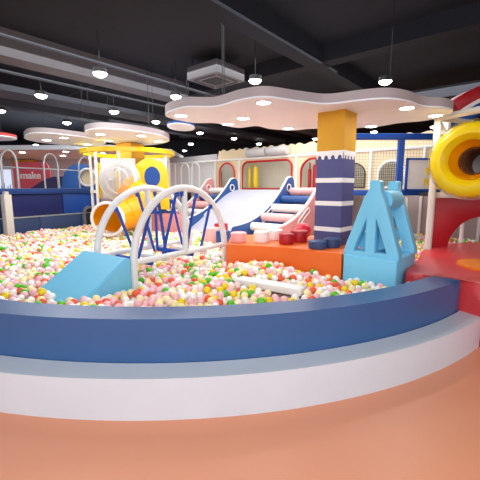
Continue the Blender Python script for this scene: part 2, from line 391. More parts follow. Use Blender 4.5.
# local frame: front corner at origin, left face along -x, right face along +y
def cb(z0, z1, g=0): return B().box(-.405 - g, g, -g, .405 + g, z0 - .834, z1 - .834)
cb(.834, 2.14).out('lower_shaft', M_INDIGO, cl, label='indigo lower shaft of the column')
cb(2.16, 2.7).out('upper_shaft', M_GOLD, cl, label='golden upper shaft of the column')
for z in (1.03, 1.40, 1.725): cb(z, z + .065, .004).out('stripe', M_WHITE, cl, label='white stripe around the column')
def scallop(L):                      # top edge straight, bottom edge with round notches
    pts = [(0, 1.33), (L, 1.33)]; n = 4; wd = L / n
    for k in range(n):
        c = L - (k + .5) * wd
        pts += [(c + wd * .4, 1.215), (c + wd * .31, 1.222)] + arc(c, 1.228, .042, 0, 180, 8, rx=wd * .31) + [(c - wd * .31, 1.222), (c - wd * .4, 1.215)]
    return pts
b = B().panel([[(x - .405, z) for x, z in scallop(.405)]], -.012, .0)
b.panel([scallop(.405)], -.012, 0, 0, Matrix.Rotation(PI / 2, 4, 'Z'))
b.box(-.405, 0, 0, .405, 1.306, 1.326)
b.out('scalloped_band', M_WHITE, cl, label='white scalloped band below the golden part')

# ---------------------------------------------------------------- arched rope bridge
BR = thing('arched_bridge', 'white arched rope bridge with blue straps in the ball pit', 'bridge', (-1.22, 3.93, .3), math.atan2(1.38, .98))
LB_ = math.hypot(.98, 1.38)
def arch_frame(y):
    pts = []
    for k in range(33):
        a = PI - PI * k / 32
        pts.append((LB_ / 2 + LB_ / 2 * math.cos(a), y, .42 + .93 * math.sin(a) ** .92))
    pts = [(0, y, 0), (0, y, .25)] + pts + [(LB_, y, .25), (LB_, y, 0)]
    f = B().tube(pts, .044, 14).out('arch_rail', M_PIPE, BR)
    B().tube([(LB_ / 2, y, .50), (LB_ / 2, y, 1.34)], .04, 12).out('middle_post', M_PIPE, BR)
    B().tube([(0, y, .50), (LB_, y, .50)], .038, 12).out('bottom_rail', M_PIPE, BR)
def archz(x): return .42 + .93 * max(0, 1 - ((x - LB_ / 2) / (LB_ / 2)) ** 2) ** .46
WB = .72
arch_frame(0); arch_frame(WB)
for y, pairs in ((0.0, [(.3, .12), (.4, .6), (.72, .52), (.8, 1.0), (1.08, .95), (1.38, 1.25)]), (WB, [(.3, .5), (.66, .85), (.98, .9), (1.3, 1.42)])):
    yi = .1 if y == 0 else WB - .1
    for x0, x1 in pairs:
        z0 = archz(x0)
        s = B().tube([(x0, y, z0), (x1, yi, .45)], .019, 8).out('strap', M_STRAP, BR, label='blue hanging strap')
        B().lathe([(.0, -.03), (.026, -.03), (.026, .03), (0, .03)], 12, Matrix.Translation((x0, y, z0 - .07))).out('strap_buckle', M_STRAP, s)
for x in (.28, .55, 1.0, 1.28):
    B().tube([(x, .02, .45), (x, WB - .02, .45)], .035, 10).out('rung', M_WHITE if x not in (.28, 1.0) else M_STRAP, BR)
    
# light blue ramp at the bridge's near end
rm = thing('ramp_wedge', 'light blue vinyl wedge ramp leading up to the rope bridge', 'ramp', (-1.25, 3.87, .25), math.atan2(1.38, .98))
prof = [(-1.02, 0), (0, 0), (0, .615), (-.06, .63)]
bb = B(); vs = []
for y in (-.03, .83):
    vs.append([bb.bm.verts.new((x, y, z)) for x, z in prof])
bb.bm.faces.new(vs[0]); bb.bm.faces.new(vs[1][::-1])
for k in range(4): bb.bm.faces.new((vs[0][k], vs[0][(k + 1) % 4], vs[1][(k + 1) % 4], vs[1][k]))
bmesh.ops.bevel(bb.bm, geom=bb.bm.edges[:], offset=.012, segments=2, affect='EDGES')
bb.out('padded_wedge', M_LB, rm)
# white slab lying in the balls
o = B().box(-.42, .42, -.09, .09, -.035, .045, .015).out('foam_slab', M_WHITE, None, RZ(.33, 3.86, math.radians(-33), .55))
tag(o, 'long white foam slab half sunk in the balls', 'foam slab')

# ---------------------------------------------------------------- wide slide with roller stairs
SL = (.07, 8.0)
def sl_thing(name, label, cat): return thing(name, label, cat, (SL[0], SL[1], .3), AX)
def top_curve(n=24):                 # upper edge of a side panel: (y, z)
    pts = []
    for k in range(n + 1):
        t = k / n
        pts.append((-.35 + 2.2 * t, .80 + .08 * t + 1.02 * (t ** 2.3)))
    return pts
def side_outline():
    tc = top_curve()
    return [(-.42, .4)] + [(-.45, .7), (-.42, .78)] + tc + arc(1.99, 1.80, .13, 110, 20, 6) + [(2.16, 1.6), (2.2, .4)]
def circ(cx, cz, r, n=20): return [(cx + r * math.cos(2 * PI * k / n), cz + r * math.sin(2 * PI * k / n)) for k in range(n)]
def slot(y0, z0, y1, z1, r):
    d = Vector((y1 - y0, z1 - z0)).normalized(); a = math.degrees(math.atan2(d.y, d.x))
    return arc(y1, z1, r, a - 90, a + 90, 8) + arc(y0, z0, r, a + 90, a + 270, 8)
Msw = Matrix.Rotation(PI / 2, 4, 'Z')      # panel x -> local y
sld = sl_thing('wide_slide', 'wide white slide between two navy side panels', 'slide')
def side(parent, x, m, label=None):
    T = Matrix.Translation((x, 0, -.3)) @ Msw
    p = B().panel([side_outline(), circ(1.86, 1.66, .085), slot(.72, .88, 1.12, 1.14, .05)], -.05, .05, .008, T).out('side_panel', m, parent, label=label)
    rim = [(y, z) for y, z in [(-.45, .7), (-.42, .78)] + top_curve() + arc(1.99, 1.80, .13, 110, 20, 6)]
    B().tube([(x, y, z - .3 + .012) for y, z in rim], .028, 8).out('edge_piping', M_WHITE, p, label='white edge trim')
    for o_ in (circ(1.86, 1.66, .09), slot(.72, .88, 1.12, 1.14, .055)):
        for sx in (-.055, .055):
            B().tube([(x + sx, y, z - .3) for y, z in o_], .016, 6, True).out('hole_rim', M_WHITE, p, label='white rim of a grip hole')
side(sld, 0, M_NAVY, 'navy side panel'); side(sld, -2.0, M_NAVY, 'navy side panel')
bb = B(); n = 30; R0 = []; 
for k in range(n + 1):
    t = k / n; y = -.35 + 2.6 * t
    z = .50 + 1.1 * (.5 - .5 * math.cos(PI * min(1, t * 1.02) ** 1.0)) if t < 1 else 1.6
    R0.append((y, z))
rows = [[bb.bm.verts.new((x, y, z - .3)) for y, z in R0] for x in (-1.95, -.05)]
rows2 = [[bb.bm.verts.new((x, y, z - .38)) for y, z in R0] for x in (-1.95, -.05)]
for k in range(n):
    bb.bm.faces.new((rows[0][k], rows[1][k], rows[1][k + 1], rows[0][k + 1])); bb.bm.faces.new((rows2[0][k], rows2[0][k + 1], rows2[1][k + 1], rows2[1][k]))
    for A_, B_ in ((rows[0], rows2[0]), (rows2[1], rows[1])): bb.bm.faces.new((A_[k], A_[k + 1], B_[k + 1], B_[k]))
bb.bm.faces.new((rows[0][0], rows2[0][0], rows2[1][0], rows[1][0])); bb.bm.faces.new((rows[0][n], rows[1][n], rows2[1][n], rows2[0][n]))
bb.out('slide_surface', mat('glossy_white_slide', (192, 192, 206), .3, noise=.02), sld)
def stairs(label, x0, x1, xp, cols, mp):
    t = sl_thing('roller_stairs', label, 'roller stairs')
    side(t, xp, mp, 'dusty pink side panel')
    for k, m in enumerate(cols):
        y = .28 + .42 * k; z = .76 + .2 * k
        B().lathe([(0, 0), (.1, 0), (.1, x1 - x0), (0, x1 - x0)], 24, Matrix.Translation((x0, y, z - .3)) @ Matrix.Rotation(PI / 2, 4, 'Y')).out('roller', m, t)
    B().box(x0, x1, .3, 2.15, -.1, .3).out('understep', M_PALE, t)
stairs('padded roller stairs right of the slide beside the column', .06, .94, 1.0, [M_WHITE, M_LPINK, M_WHITE, M_NAVY, M_LPINK], M_PINK)
stairs('padded roller stairs left of the slide behind the rope bridge', -2.94, -2.06, -3.0, [M_WHITE, M_WHITE, M_LPINK, M_NAVY, M_WHITE], M_PINK)
# raised deck behind the slide
o = B().box(-5.2, 1.6, 2.2, 3.02, 1.22, 1.3).out('raised_deck', M_PALE, None, RZ(*SL, AX, .3)); tag(o, 'raised white deck at the top of the slide', 'deck')

# ---------------------------------------------------------------- rear play wall with arches
pw = thing('play_wall', 'beige play wall with red-outlined arches behind the slide', 'partition wall', (SL[0], SL[1], 0), AX)
YW = 3.1
arch1 = arch_outline(-3.6, -2.9, 1.66, 2.5); rr = arch_outline(-2.54, -.62, 1.62, 2.5, .22); arch2 = arch_outline(-.3, .5, 1.62, 2.5); arch3 = arch_outline(1.95, 2.6, 1.66, 2.32); arch4 = arch_outline(1.0, 1.62, 1.66, 2.3)
B().panel([[(-3.8, .3), (5.2, .3), (5.2, 2.58), (-3.8, 2.58)], arch1, rr, arch2, arch3, arch4], YW, YW + .06).out('beige_board', M_BEIGE, pw)
B().panel([[(-9, .3), (-3.82, .3), (-3.82, 2.58), (-9, 2.58)]], YW, YW + .06).out('pale_board', M_PALE, pw)
B().box(-3.8, 5.2, YW - .012, YW - .002, .3, 1.5).out('lower_mesh_panel', M_MAUVE, pw)
pts = [(-3.8, 2.64), (5.2, 2.64)]
x = 5.2; k = 0
while x > -3.8:
    pts += [(x, 2.93 + .05 * (k % 2)), (x - .08, 2.99 - .03 * (k % 3))]; x -= .17; k += 1
B().panel([pts], YW + .1, YW + .14).out('scalloped_upper_board', M_BEIGE, pw)
B().panel([[(-9, 2.64), (-3.82, 2.64), (-3.82, 2.86), (-9, 2.8)]], YW + .1, YW + .14).out('upper_grey_board', mat('grey_band', (168, 164, 166), .6), pw)
B().box(-9, 5.2, YW - .04, YW + .1, 2.58, 2.64, .01).out('top_rail', M_WHITE, pw)
for x in (-7.2, -6, -5.0, -3.8, -2.68, -.46, .85, 1.75, 3.0, 4.2):
    B().box(x - .03, x + .03, YW - .05, YW - .015, .3, 2.58).out('wall_post', M_WHITE, pw)
for o_, m in ((arch1, M_RED), (rr, M_DRED), (arch2, M_DRED), (arch3, M_WHITE), (arch4, M_BLK)):
    B().tube([(x, YW - .02, z) for x, z in o_], .035 if m is not M_BLK else .015, 8, True).out('arch_outline', m, pw)
def netting(b, x0, x1, z0, z1, y, st, r):
    x = x0
    while x <= x1: b.tube([(x, y, z0), (x, y, z1)], r, 4); x += st
    z = z0
    while z <= z1: b.tube([(x0, y, z), (x1, y, z)], r, 4); z += st
    return b
netting(B(), 1.97, 2.58, 1.68, 2.3, YW + .03, .05, .005).out('arch_netting', M_BLK, pw, label='black netting in the white arch')
netting(B(), 1.02, 1.6, 1.68, 2.28, YW + .03, .05, .005).out('arch_netting', M_BLK, pw)
# wall seen through the arches
o = B().box(-4.2, 4.5, YW + .75, YW + .8, 0, 2.57).out('inner_partition', M_CREAM, None, RZ(*SL, AX)); tag(o, 'cream partition seen through the red arches', 'partition wall')
# punching bags
bagspec = [(-2.43, .05, .72, M_YEL, 'thin yellow hanging bag at the left of the rounded red frame'), (-2.17, .085, .74, M_YEL, 'thick yellow hanging bag in the rounded red frame'),
           (.06, .085, .72, M_DRED, 'thick dark red hanging bag in the right red arch'), (-.14, .05, .6, M_DRED, 'thin dark red hanging bag at the left of the right arch')]
for x, r, h, m, l in bagspec:
    t = thing('hanging_bag', l, 'punching bag', tuple(RZ(*SL, AX) @ Vector((x, YW + .22, 1.66)))); 
    B().lathe([(0, 0), (r * .9, 0), (r, .03), (r, h - .1), (r * .85, h - .05), (0, h - .04)], 20).out('bag_body', m, t)
    B().tube([(0, 0, h - .05), (0, 0, h + .14)], .02, 8).out('hanging_rope', m, t)
# grey rolls above the rail
for x0, x1, l in ((-2.3, -1.55, 'left grey rolled duct lying above the rounded red frame'), (-1.5, -.75, 'right grey rolled duct lying above the rounded red frame')):
    o = B().lathe([(0, 0), (.13, 0), (.14, .03), (.14, x1 - x0 - .03), (.13, x1 - x0), (0, x1 - x0)], 24, Matrix.Rotation(PI / 2, 4, 'Y')).out('rolled_duct', mat('roll_grey', (186, 182, 180), .5, noise=.1), None, RZ(*SL, AX) @ Matrix.Translation((x0, YW - .06, 2.78)))
    tag(o, l, 'duct')
# white hoops and dark speaker box behind the bridge
for x, l in ((-5.0, 'white hoop rail on the deck left of the pink panel'), (-4.45, 'white hoop rail nearest the first red arch')):
    o = B().tube([(x - .22, 2.7, 1.6)] + [(x + .22 * math.cos(a), 2.7, 2.3 + .25 * math.sin(a)) for a in [PI - PI * k / 12 for k in range(13)]] + [(x + .22, 2.7, 1.6)], .022, 8).out('hoop_rail', M_PIPE, None, RZ(*SL, AX)); tag(o, l, 'hoop rail')
o = B().box(-4.6, -4.1, 2.1, 2.16, 1.05, 1.5, .01).out('dark_opening', M_BLK, None, RZ(*SL, AX)); tag(o, 'black board below the deck behind the bridge', 'board')

# ---------------------------------------------------------------- blue frame with netting (right rear)
bf = thing('net_frame', 'royal blue frame with fine netting behind the roller unit', 'net frame', (0, 7.2, 0))
for z0, z1, nm in ((2.6, 2.72, 'top_beam'), (1.5, 1.61, 'bottom_beam')): B().box(2.05, 4.05, -.05, .05, z0, z1, .008).out(nm, M_ROYAL, bf)
for x in (2.1, 3.22, 3.98): B().box(x - .055, x + .055, -.045, .045, 1.61, 2.6).out('upright', M_ROYAL, bf)
netting(B(), 2.16, 3.92, 1.62, 2.59, 0, .06, .0018).out('fine_netting', M_BLK, bf)
for x in (2.25, 3.42): B().tube([(x, .02, 0), (x, .02, 1.5)], .035, 10).out('support_post', M_PIPE, bf)
o = B().prism([(2.05, 7.26), (4.6, 7.26), (4.6, 7.85), (3.0, 8.9), (2.1, 9.6)], 1.5, 1.58).out('raised_deck', M_MAUVE); tag(o, 'raised deck behind the blue net frame', 'deck')
sg = thing('sign_board', 'white sign board with blue border and yellow letters', 'sign', (0, 7.1, 1.6))
B().box(3.34, 4.1, 0, .03, .02, .6).out('board', M_PALE, sg)
for x0, x1, z0, z1 in ((3.31, 3.345, 0, .64), (3.31, 4.12, .6, .64), (3.31, 4.12, 0, .03)): B().box(x0, x1, -.015, .035, z0, z1).out('sign_border', M_ROYAL, sg)
bb = B(); bb.text('R', .2, 3.74, .37, -.006, .01, fat=.006); bb.text('RU', .2, 3.8, .16, -.006, .01, fat=.006)
bb.out('lettering', mat('sign_yellow', (226, 196, 30), .5), sg)
# bowls of light fabric hanging between frame and wall are left to the wall boards

# ---------------------------------------------------------------- right tower: posts, red arch panel, yellow bubble, roof
rt = thing('climbing_tower', 'climbing tower with red arch panel and cream posts on the right', 'play tower', (0, 0, .67))
B().tube([(3.05, 5.6, 0), (3.05, 5.6, 2.07)], .052, 14).out('corner_post', M_POST, rt)
B().tube([(3.05, 5.6, 2.04), (3.62, 4.3, 2.06)], .05, 14).out('top_rail', M_POST, rt)
B().tube([(3.05, 5.6, 2.04), (4.6, 6.3, 2.04)], .04, 12).out('rear_rail', M_POST, rt)
B().tube([(3.08, 5.62, 2.0), (3.42, 5.8, 1.65)], .028, 10).out('diagonal_brace', M_POST, rt)
B().panel([[(3.15, 0), (3.45, 0)] + arc(4.0, -.03, .55, 180, 0, 24) + [(4.55, 0), (5.0, 0), (5.0, .81), (3.15, .81)]], 5.75, 5.83, .008).out('arch_panel', M_DRED, rt, label='dark red panel with a round arch opening')
B().box(3.12, 5.1, 5.68, 5.86, .82, .91, .01).out('deck_beam', M_POST, rt)
B().box(3.2, 5.0, 5.76, 5.82, .96, 1.16).out('yellow_board', M_YEL, rt)
B().box(3.2, 5.0, 5.87, 6.3, .84, .9).out('deck_floor', M_BLK, rt)
for x, y in ((4.02, 6.3), (4.9, 6.2)): B().tube([(x, y, 0), (x, y, .84)], .035, 10).out('support_post', M_PIPE, rt)
B().tube([(3.88, 5.3, .24), (3.88, 5.3, .1), (3.93, 5.3, .05), (4.1, 5.3, .04)], .022, 8).out('blue_hook', M_ROYAL, rt)
# curved roof bands
rf = thing('curved_roof', 'curved red and blue roof arches at upper right', 'roof', (4.72, 6.2, 1.63))
def band(r0, r1, y0, y1, m, nm, a0=128, a1=45): B().panel([arc(0, 0, r1, a0, a1, 24) + arc(0, 0, r0, a1, a0, 24)], y0, y1, .004).out(nm, m, rf)
band(1.66, 1.85, -.05, .35, M_DRED, 'red_band'); band(1.60, 1.658, -.06, .35, M_WHITE, 'white_band', 129)
band(1.42, 1.598, -.03, .35, M_ROYAL, 'blue_band', 133); band(1.39, 1.418, -.04, .35, M_BLK, 'dark_band', 134)
B().box(-1.2, -1.16, -.07, .36, .95, 1.42).out('end_board', M_WHITE, rf)
B().tube([(-1.0, .2, .3), (-1.0, .2, 1.05)], .03, 10).out('roof_post', M_POST, rf)
B().tube([(1.0, .2, -1.7), (1.0, .2, 1.2)], .03, 10).out('roof_post', M_POST, rf)
# yellow bubble tube
yb = thing('tube_slide', 'large glossy yellow bubble of a tube slide at the right edge', 'tube slide', (2.97, 4.62, 2.01), 0); yb.scale = (.9, .9, .9)
Bq = Vector((-.72, -.69, .02)).normalized().to_track_quat('Z', 'Y').to_matrix().to_4x4()
B().lathe([(.49, -.3), (.53, -.2), (.545, -.08), (.535, .01), (.5, .06), (.44, .09), (.37, .08), (.32, .03), (.29, -.03)], 56, Bq).out('bubble_ring', M_YEL, yb)
B().lathe([(.29, -.03), (.27, -.1), (.24, -.17), (.2, -.24)], 40, Bq).out('inner_tube', mat('amber_plastic', (232, 150, 16), .25), yb, label='amber inner collar')
bb = B()
for k in range(22):
    a = 2 * PI * k / 22
    for s_ in (1, -1):
        bb.tube([Bq @ Vector((.19 * math.cos(a + s_ * q * .25), .19 * math.sin(a + s_ * q * .25), -.2 - q * .12)) for q in range(5)], .007, 5)
bb.lathe([(.2, -.2), (.2, -1.0)], 30, Bq)
bb.out('net_tunnel', mat('brown_rope', (150, 96, 60), .8, noise=.4, nscale=20), yb)
B().lathe([(0, -1.0), (.2, -1.0), (.2, -1.02), (0, -1.02)], 30, Bq).out('tube_end', M_PALE, yb)
B().lathe([(.51, -.34), (.56, -.24), (.575, -.1), (.57, .0)], 56, Bq).out('clear_rim', clear('clear_rim_acrylic', (225, 220, 205), .5, .05, .05), yb, label='clear acrylic rim')
for k in range(20):
    a = 2 * PI * k / 20
    B().sphere(Bq @ Vector((.53 * math.cos(a), .53 * math.sin(a), .05)), .012, 8).out('bolt', M_CHROME, yb)
B().lathe([(.49, -.3), (.42, -.45), (.3, -.6), (.24, -.8)], 40, Bq).out('rear_shell', M_YEL, yb)

# ---------------------------------------------------------------- yellow tower (left rear)
yt = thing('play_tower', 'play tower with round yellow hoop roof and yellow porthole board', 'play tower', (-2.95, 9.5, .3))
B().lathe([(1.1, 2.2), (1.19, 2.2), (1.2, 2.21), (1.2, 2.3), (1.19, 2.31), (1.1, 2.31), (1.1, 2.2)], 64).out('roof_hoop', M_YEL, yt)
for x, y in ((-.92, -.25), (-.5, -.95), (1.05, -.4), (-.75, .86), (.75, .86), (0.12, -1.13)):
    B().tube([(x, y, 0), (x, y, 2.2)], .035, 10).out('tower_post', M_PIPE, yt)
B().prism([(-.95, -.3), (.75, -.3), (.75, .75), (-.95, .75)], 1.22, 1.3).out('tower_deck', M_PALE, yt)
B().box(-.5, .4, -.36, -.3, 1.12, 1.3).out('deck_beam', M_POST, yt)
# porthole board
B().box(-.9, .9, .83, .89, 2.12, 2.2).out('cross_rail', M_PIPE, yt)
ol = [(.22, .9), (1.08, .9), (1.08, 1.65)] + arc(.65, 1.68, .43, 0, 180, 20) + [(.22, 1.65)]
T_ = Matrix.Translation((.13, 0, -.06))
pb = B().panel([ol], -.9, -.85, .006, T_).out('porthole_board', M_YEL, yt, label='yellow round-topped board')
B().panel([[(.70 + .19 * math.cos(a), 1.68 + .24 * math.sin(a)) for a in [2 * PI * k / 30 for k in range(30)]]], -.925, -.9, 0, T_).out('blue_oval', M_ROYAL, pb, label='royal blue oval on the yellow board')
for x0, x1, m, z1 in ((-.56, -.44, M_YEL, 1.95), (-.42, -.1, M_PALE, 2.06), (-.07, .05, M_YEL, 1.9), (.08, .42, M_PALE, 2.06)):
    B().box(x0, x1, -.87, -.83, 1.1, z1).out('back_board', m, yt)
B().box(-.9, .9, .92, .96, 1.3, 2.12).out('upper_board', M_PALE, yt)
B().box(-.6, -.15, -.02, .02, 2.02, 2.1).out('blue_board', M_DNAVY, yt)
# clear bubble
cbm = thing('clear_bubble', 'clear acrylic bubble window on the yellow tower', 'bubble window', (-2.88, 8.36, 1.82))
Bc = Vector((-.25, -.95, -.1)).normalized().to_track_quat('Z', 'Y').to_matrix().to_4x4()
B().lathe([(.02, .3), (.15, .29), (.28, .24), (.38, .16), (.44, .07), (.46, 0)], 44, Bc).out('clear_dome', M_GLASSY, cbm)
B().tube([Bc @ Vector((.47 * math.cos(a), .47 * math.sin(a), 0)) for a in [2 * PI * k / 44 for k in range(44)]], .03, 8, True).out('dome_rim', M_PIPE, cbm)
B().lathe([(.3, -.05), (.47, -.05), (.47, -.25), (.3, -.25)], 44, Bc).out('dome_collar', M_GLASSY, cbm)
B().tube([Bc @ Vector((.3 * math.cos(a), .3 * math.sin(a), .02)) for a in [2 * PI * k / 36 for k in range(36)]], .02, 8, True).out('inner_ring', M_PIPE, cbm)
B().tube([Bc @ Vector((-.3, .0, -.05)), Bc @ Vector((-.3, 0, -.4))], .03, 8).out('mounting_arm', M_PIPE, cbm)
# orange tube slide
ot = thing('tube_slide', 'orange tube slide with white mouth ring coming down into the balls', 'tube slide', (-2.86, 7.55, .98))
path = [(0, 0, 0), (.04, .25, .02), (.25, .5, .07), (.48, .66, .18), (.56, .74, .34), (.46, .84, .48), (.3, .9, .58), (.14, .93, .66)]
pp = []
for i in range(len(path) - 1):
    p0, p1, p2, p3 = [Vector(path[max(0, min(len(path) - 1, i + k))]) for k in (-1, 0, 1, 2)]
    for k in range(4):
        t = k / 4; pp.append(.5 * ((2 * p1) + (-p0 + p2) * t + (2 * p0 - 5 * p1 + 4 * p2 - p3) * t * t + (-p0 + 3 * p1 - 3 * p2 + p3) * t ** 3))
pp.append(Vector(path[-1]))
B().tube(pp, .34, 32, cap=False).out('tube_body', M_OPL, ot)
d0 = (pp[1] - pp[0]).normalized(); Q0 = (-d0).to_track_quat('Z', 'Y').to_matrix().to_4x4()
B().tube([Q0 @ Vector((.355 * math.cos(a), .355 * math.sin(a), .0)) for a in [2 * PI * k / 40 for k in range(40)]], .033, 10, True).out('mouth_ring', M_WHITE, ot, label='white ring around the tube mouth')
for i_, q in enumerate((9, 17, 24)):
    dq = (pp[q + 1] - pp[q]).normalized(); Qq = Matrix.Translation(pp[q]) @ dq.to_track_quat('Z', 'Y').to_matrix().to_4x4()
    B().tube([Qq @ Vector((.345 * math.cos(a), .345 * math.sin(a), 0)) for a in [2 * PI * k / 36 for k in range(36)]], .014, 6, True).out('joint_flange', M_OPL, ot)
B().lathe([(.33, -.02), (.33, -.5)], 24, Q0, PI * 1.15, PI * 1.85).out('inner_bed', M_CREAM, ot)
# navy number board
nb = thing('number_board', 'navy board with two white zero outlines behind the bridge', 'sign', (-1.97, 8.95, 1.0))
B().panel([[(-.32, 0), (.3, 0), (.3, .35)] + arc(.05, .35, .22, 0, 90, 8, rx=.25) + arc(-.1, .38, .19, 90, 180, 8, rx=.22)], -.03, .03).out('board', M_NAVY, nb)
for x in (-.11, .16):
    s_ = slot(x, .17, x, .37, .08)
    B().tube([(q, -.04, z) for q, z in s_], .02, 6, True).out('zero_outline', M_WHITE, nb, label='white outlined zero')
o = B().panel([[(-.75, 0), (.72, 0), (.72, .62), (.3, .65), (-.3, .6), (-.6, .5), (-.75, .3)]], -.06, .06, .015).out('foam_barrier', M_PINK, None, Matrix.Translation((-2.2, 8.95, .35))); tag(o, 'low dusty pink padded barrier below the navy number board', 'barrier')
# golden block between roof and cloud
o = B().box(-.24, .24, -.24, .24, 0, 2.44).out('square_column', M_GOLD, None, RZ(-2.75, 9.02, math.radians(-25), .3)); tag(o, 'golden square column inside the yellow tower, reaching up to the rear cloud', 'column')

# ---------------------------------------------------------------- left deck with hoops
A0 = Vector((-6.9, 6.0)); dA = Vector((1.1, 2.15)).normalized(); aA = math.atan2(dA.y, dA.x)
A0 = Vector((-5.62, 8.4)) - dA * 2.2
LD = thing('left_deck', 'navy padded deck wall along the left rear of the ball pit', 'play deck', (A0.x, A0.y, .3), aA)
def px2s(px):   # distance along the deck line seen at pixel column px
    k = (px - 240) / 350 * .99
    return (k * A0.y - A0.x) / (dA.x - k * dA.y)
LEN = px2s(97)
B().box(0, LEN, .02, 1.8, 1.2, 1.32, .01).out('deck_slab', M_NAVY, LD)
B().box(0, LEN, -.03, .03, 1.2, 1.34, .015).out('front_beam', mat('beam_blue', (30, 66, 128), .4), LD)
sm = px2s(63)
B().box(0, sm - .01, .04, .1, .64, 1.2, .01).out('navy_panel', M_DNAVY, LD)
B().box(sm + .01, LEN, .04, .1, .64, 1.2, .01).out('blue_panel', M_ROYAL, LD, label='brighter blue panel')
B().box(0, LEN, .0, .1, .60, .635, .008).out('trim_strip', M_CHROME, LD)
k_ = 0
for s0, s1 in ((0, px2s(38)), (px2s(38), px2s(80))): B().box(s0 + .006, s1 - .006, .02, .1, 0, .6, .015).out('kick_pad', M_SLATE, LD)
s0, s1 = px2s(81), px2s(93)
B().panel([arch_outline(s0, s1, .1, .82), arch_outline(s0 + .07, s1 - .07, .1, .75)], -.06, .02).out('tunnel_frame', mat('tunnel_grey', (110, 112, 124), .5), LD)
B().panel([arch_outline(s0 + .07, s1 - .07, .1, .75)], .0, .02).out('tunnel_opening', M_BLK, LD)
o = thing('square_post', 'square cream post standing in the balls at the left', 'post', (-5.48, 8.25, .3), aA)
B().box(-.085, .085, -.085, .085, 0, 1.2, .01).out('post_shaft', M_POST, o); B().box(-.045, .045, -.045, .045, 1.2, 1.27).out('post_cap', M_POST, o)
for pa, pb_, l, r in ((2, 18, 'nearest grey hoop rail on the left deck', .028), (45, 59, 'middle grey hoop rail on the left deck', .024), (80, 93, 'farthest grey hoop rail before the yellow tower', .022)):
    a_, b_ = px2s(pa), px2s(pb_); c_ = (a_ + b_) / 2; h_ = (b_ - a_) / 2
    base = A0 + dA * (c_ + .1)
    o = B().tube([(-h_, .12, 0)] + [(h_ * math.cos(a), .12, .62 + .32 * math.sin(a)) for a in [PI - PI * k / 16 for k in range(17)]] + [(h_, .12, 0)], r, 10).out('hoop_rail', M_CHROME, None, RZ(base.x, base.y, aA, 1.615)); tag(o, l, 'hoop rail', 'grey hoop rails on the left deck')
s0 = px2s(-2); s1 = px2s(92)
gr = thing('guard_rail', 'thin grey guard rail along the left deck', 'railing', (A0.x, A0.y, 1.62), aA)
B().tube([(s0, .5, .55), (s1, .5, .55)], .018, 8).out('rail_bar', M_CHROME, gr)
for px in (8, 32, 70): B().tube([(px2s(px), .5, 0), (px2s(px), .5, .55)], .016, 8).out('rail_post', M_CHROME, gr)

# things beyond the left deck
o = thing('lettered_board', 'red board with white letters make beyond the left deck', 'sign', (-7.42, 12.5, 0))
B().panel([[(-.55, .0), (.75, .0), (.75, 2.3)] + arc(.5, 2.35, .2, 0, 90, 6) + [(-.1, 2.55), (-.45, 2.5), (-.55, 2.4)]], 0, .06).out('board', mat('coral_red', (222, 88, 102), .6), o)
B().text('make', .34, .06, 2.08, -.012, .02, fat=.006).out('lettering', M_WHITE, o)
o = B().panel([[(0, 0), (1.3, 0), (1.3, 2.05), (.9, 2.04), (.6, 1.96), (.3, 1.78), (0, 1.6)]], 0, .05).out('slope_board', mat('plum_board', (62, 56, 96), .6), None, Matrix.Translation((-7.35, 12.3, 0))); tag(o, 'dark plum sloped board in front of the red lettered board', 'board')
o = thing('display_screen', 'bright pale display screen at the far left', 'screen', (-8.05, 12.4, 0))
B().box(-.45, .12, 0, .06, 0, 2.35).out('housing', M_PALE, o)
B().box(-.4, .07, -.01, .0, 1.5, 2.28).out('display', mat('screen_glow', (214, 224, 250), emit=.55), o)
bbx = B()
for x, h in ((-.3, .12), (-.2, .2), (-.08, .1), (0, .16)): bbx.box(x, x + .03, -.014, -.01, 1.62, 1.62 + h)
bbx.out('figures', mat('figure_blue', (120, 130, 170)), o)
o = thing('porthole_panel', 'blue rounded panel with white-ringed round window left of tower', 'panel', (-5.35, 11.9, 0))
B().panel([[(-.75, 0), (.6, 0)] + arc(.0, 1.75, .7, 0, 180, 20, rx=.62) + [(-.75, 1.6)], circ(.25, 2.0, .26)], 0, .08, .008).out('panel_board', mat('mid_blue', (54, 100, 172), .5), o)
B().tube([(x, -.01, z) for x, z in circ(.25, 2.0, .28, 28)], .04, 8, True).out('window_ring', M_WHITE, o)
B().box(-.05, .55, .09, .1, 1.7, 2.3).out('window_backing', M_BEIGE, o)
o = B().prism([(-14.5, 12.6), (-4.4, 12.2), (-2.6, 13.6), (-2.6, 16.5), (-14.5, 16.5)], 2.95, 3.1).out('dropped_soffit', M_CLOUD, None, Matrix()); tag(o, 'long white dropped soffit over the rear left area', 'soffit')
for i, (x, y, l) in enumerate([(-8.0, 13.2, 'recessed downlight in the soffit above the lettered board'), (-10.2, 13.6, 'recessed downlight at the left end of the soffit'), (-6.3, 13.0, 'recessed downlight in the soffit above the middle hoop'), (-7.2, 14.6, 'rear recessed downlight in the soffit'), (-5.2, 13.6, 'recessed downlight in the soffit left of the tower roof')]):
    t = thing('recessed_lamp', l, 'lamp', (x, y, 2.935), 0, 'recessed downlights in the white soffit')
    B().cyl((0, 0, 0), .09, .014, 20).out('lamp_glass', M_LAMP, t)
    area('soffit_light', (x, y, 2.9), .16, 7)
o = B().box(-15.5, -2.6, 16.5, 16.6, 0, 2.95).out('rear_partition', mat('rose_grey', (200, 192, 200), .6, noise=.08, nscale=1), None, Matrix()); tag(o, 'pale rose grey partition at the back of the left area', 'partition wall')
o = B().box(-10.2, -9.2, 16.0, 16.3, 0, 2.9).out('square_pillar', M_GOLD, None, Matrix()); tag(o, 'orange pillar rising behind the red lettered board', 'pillar')
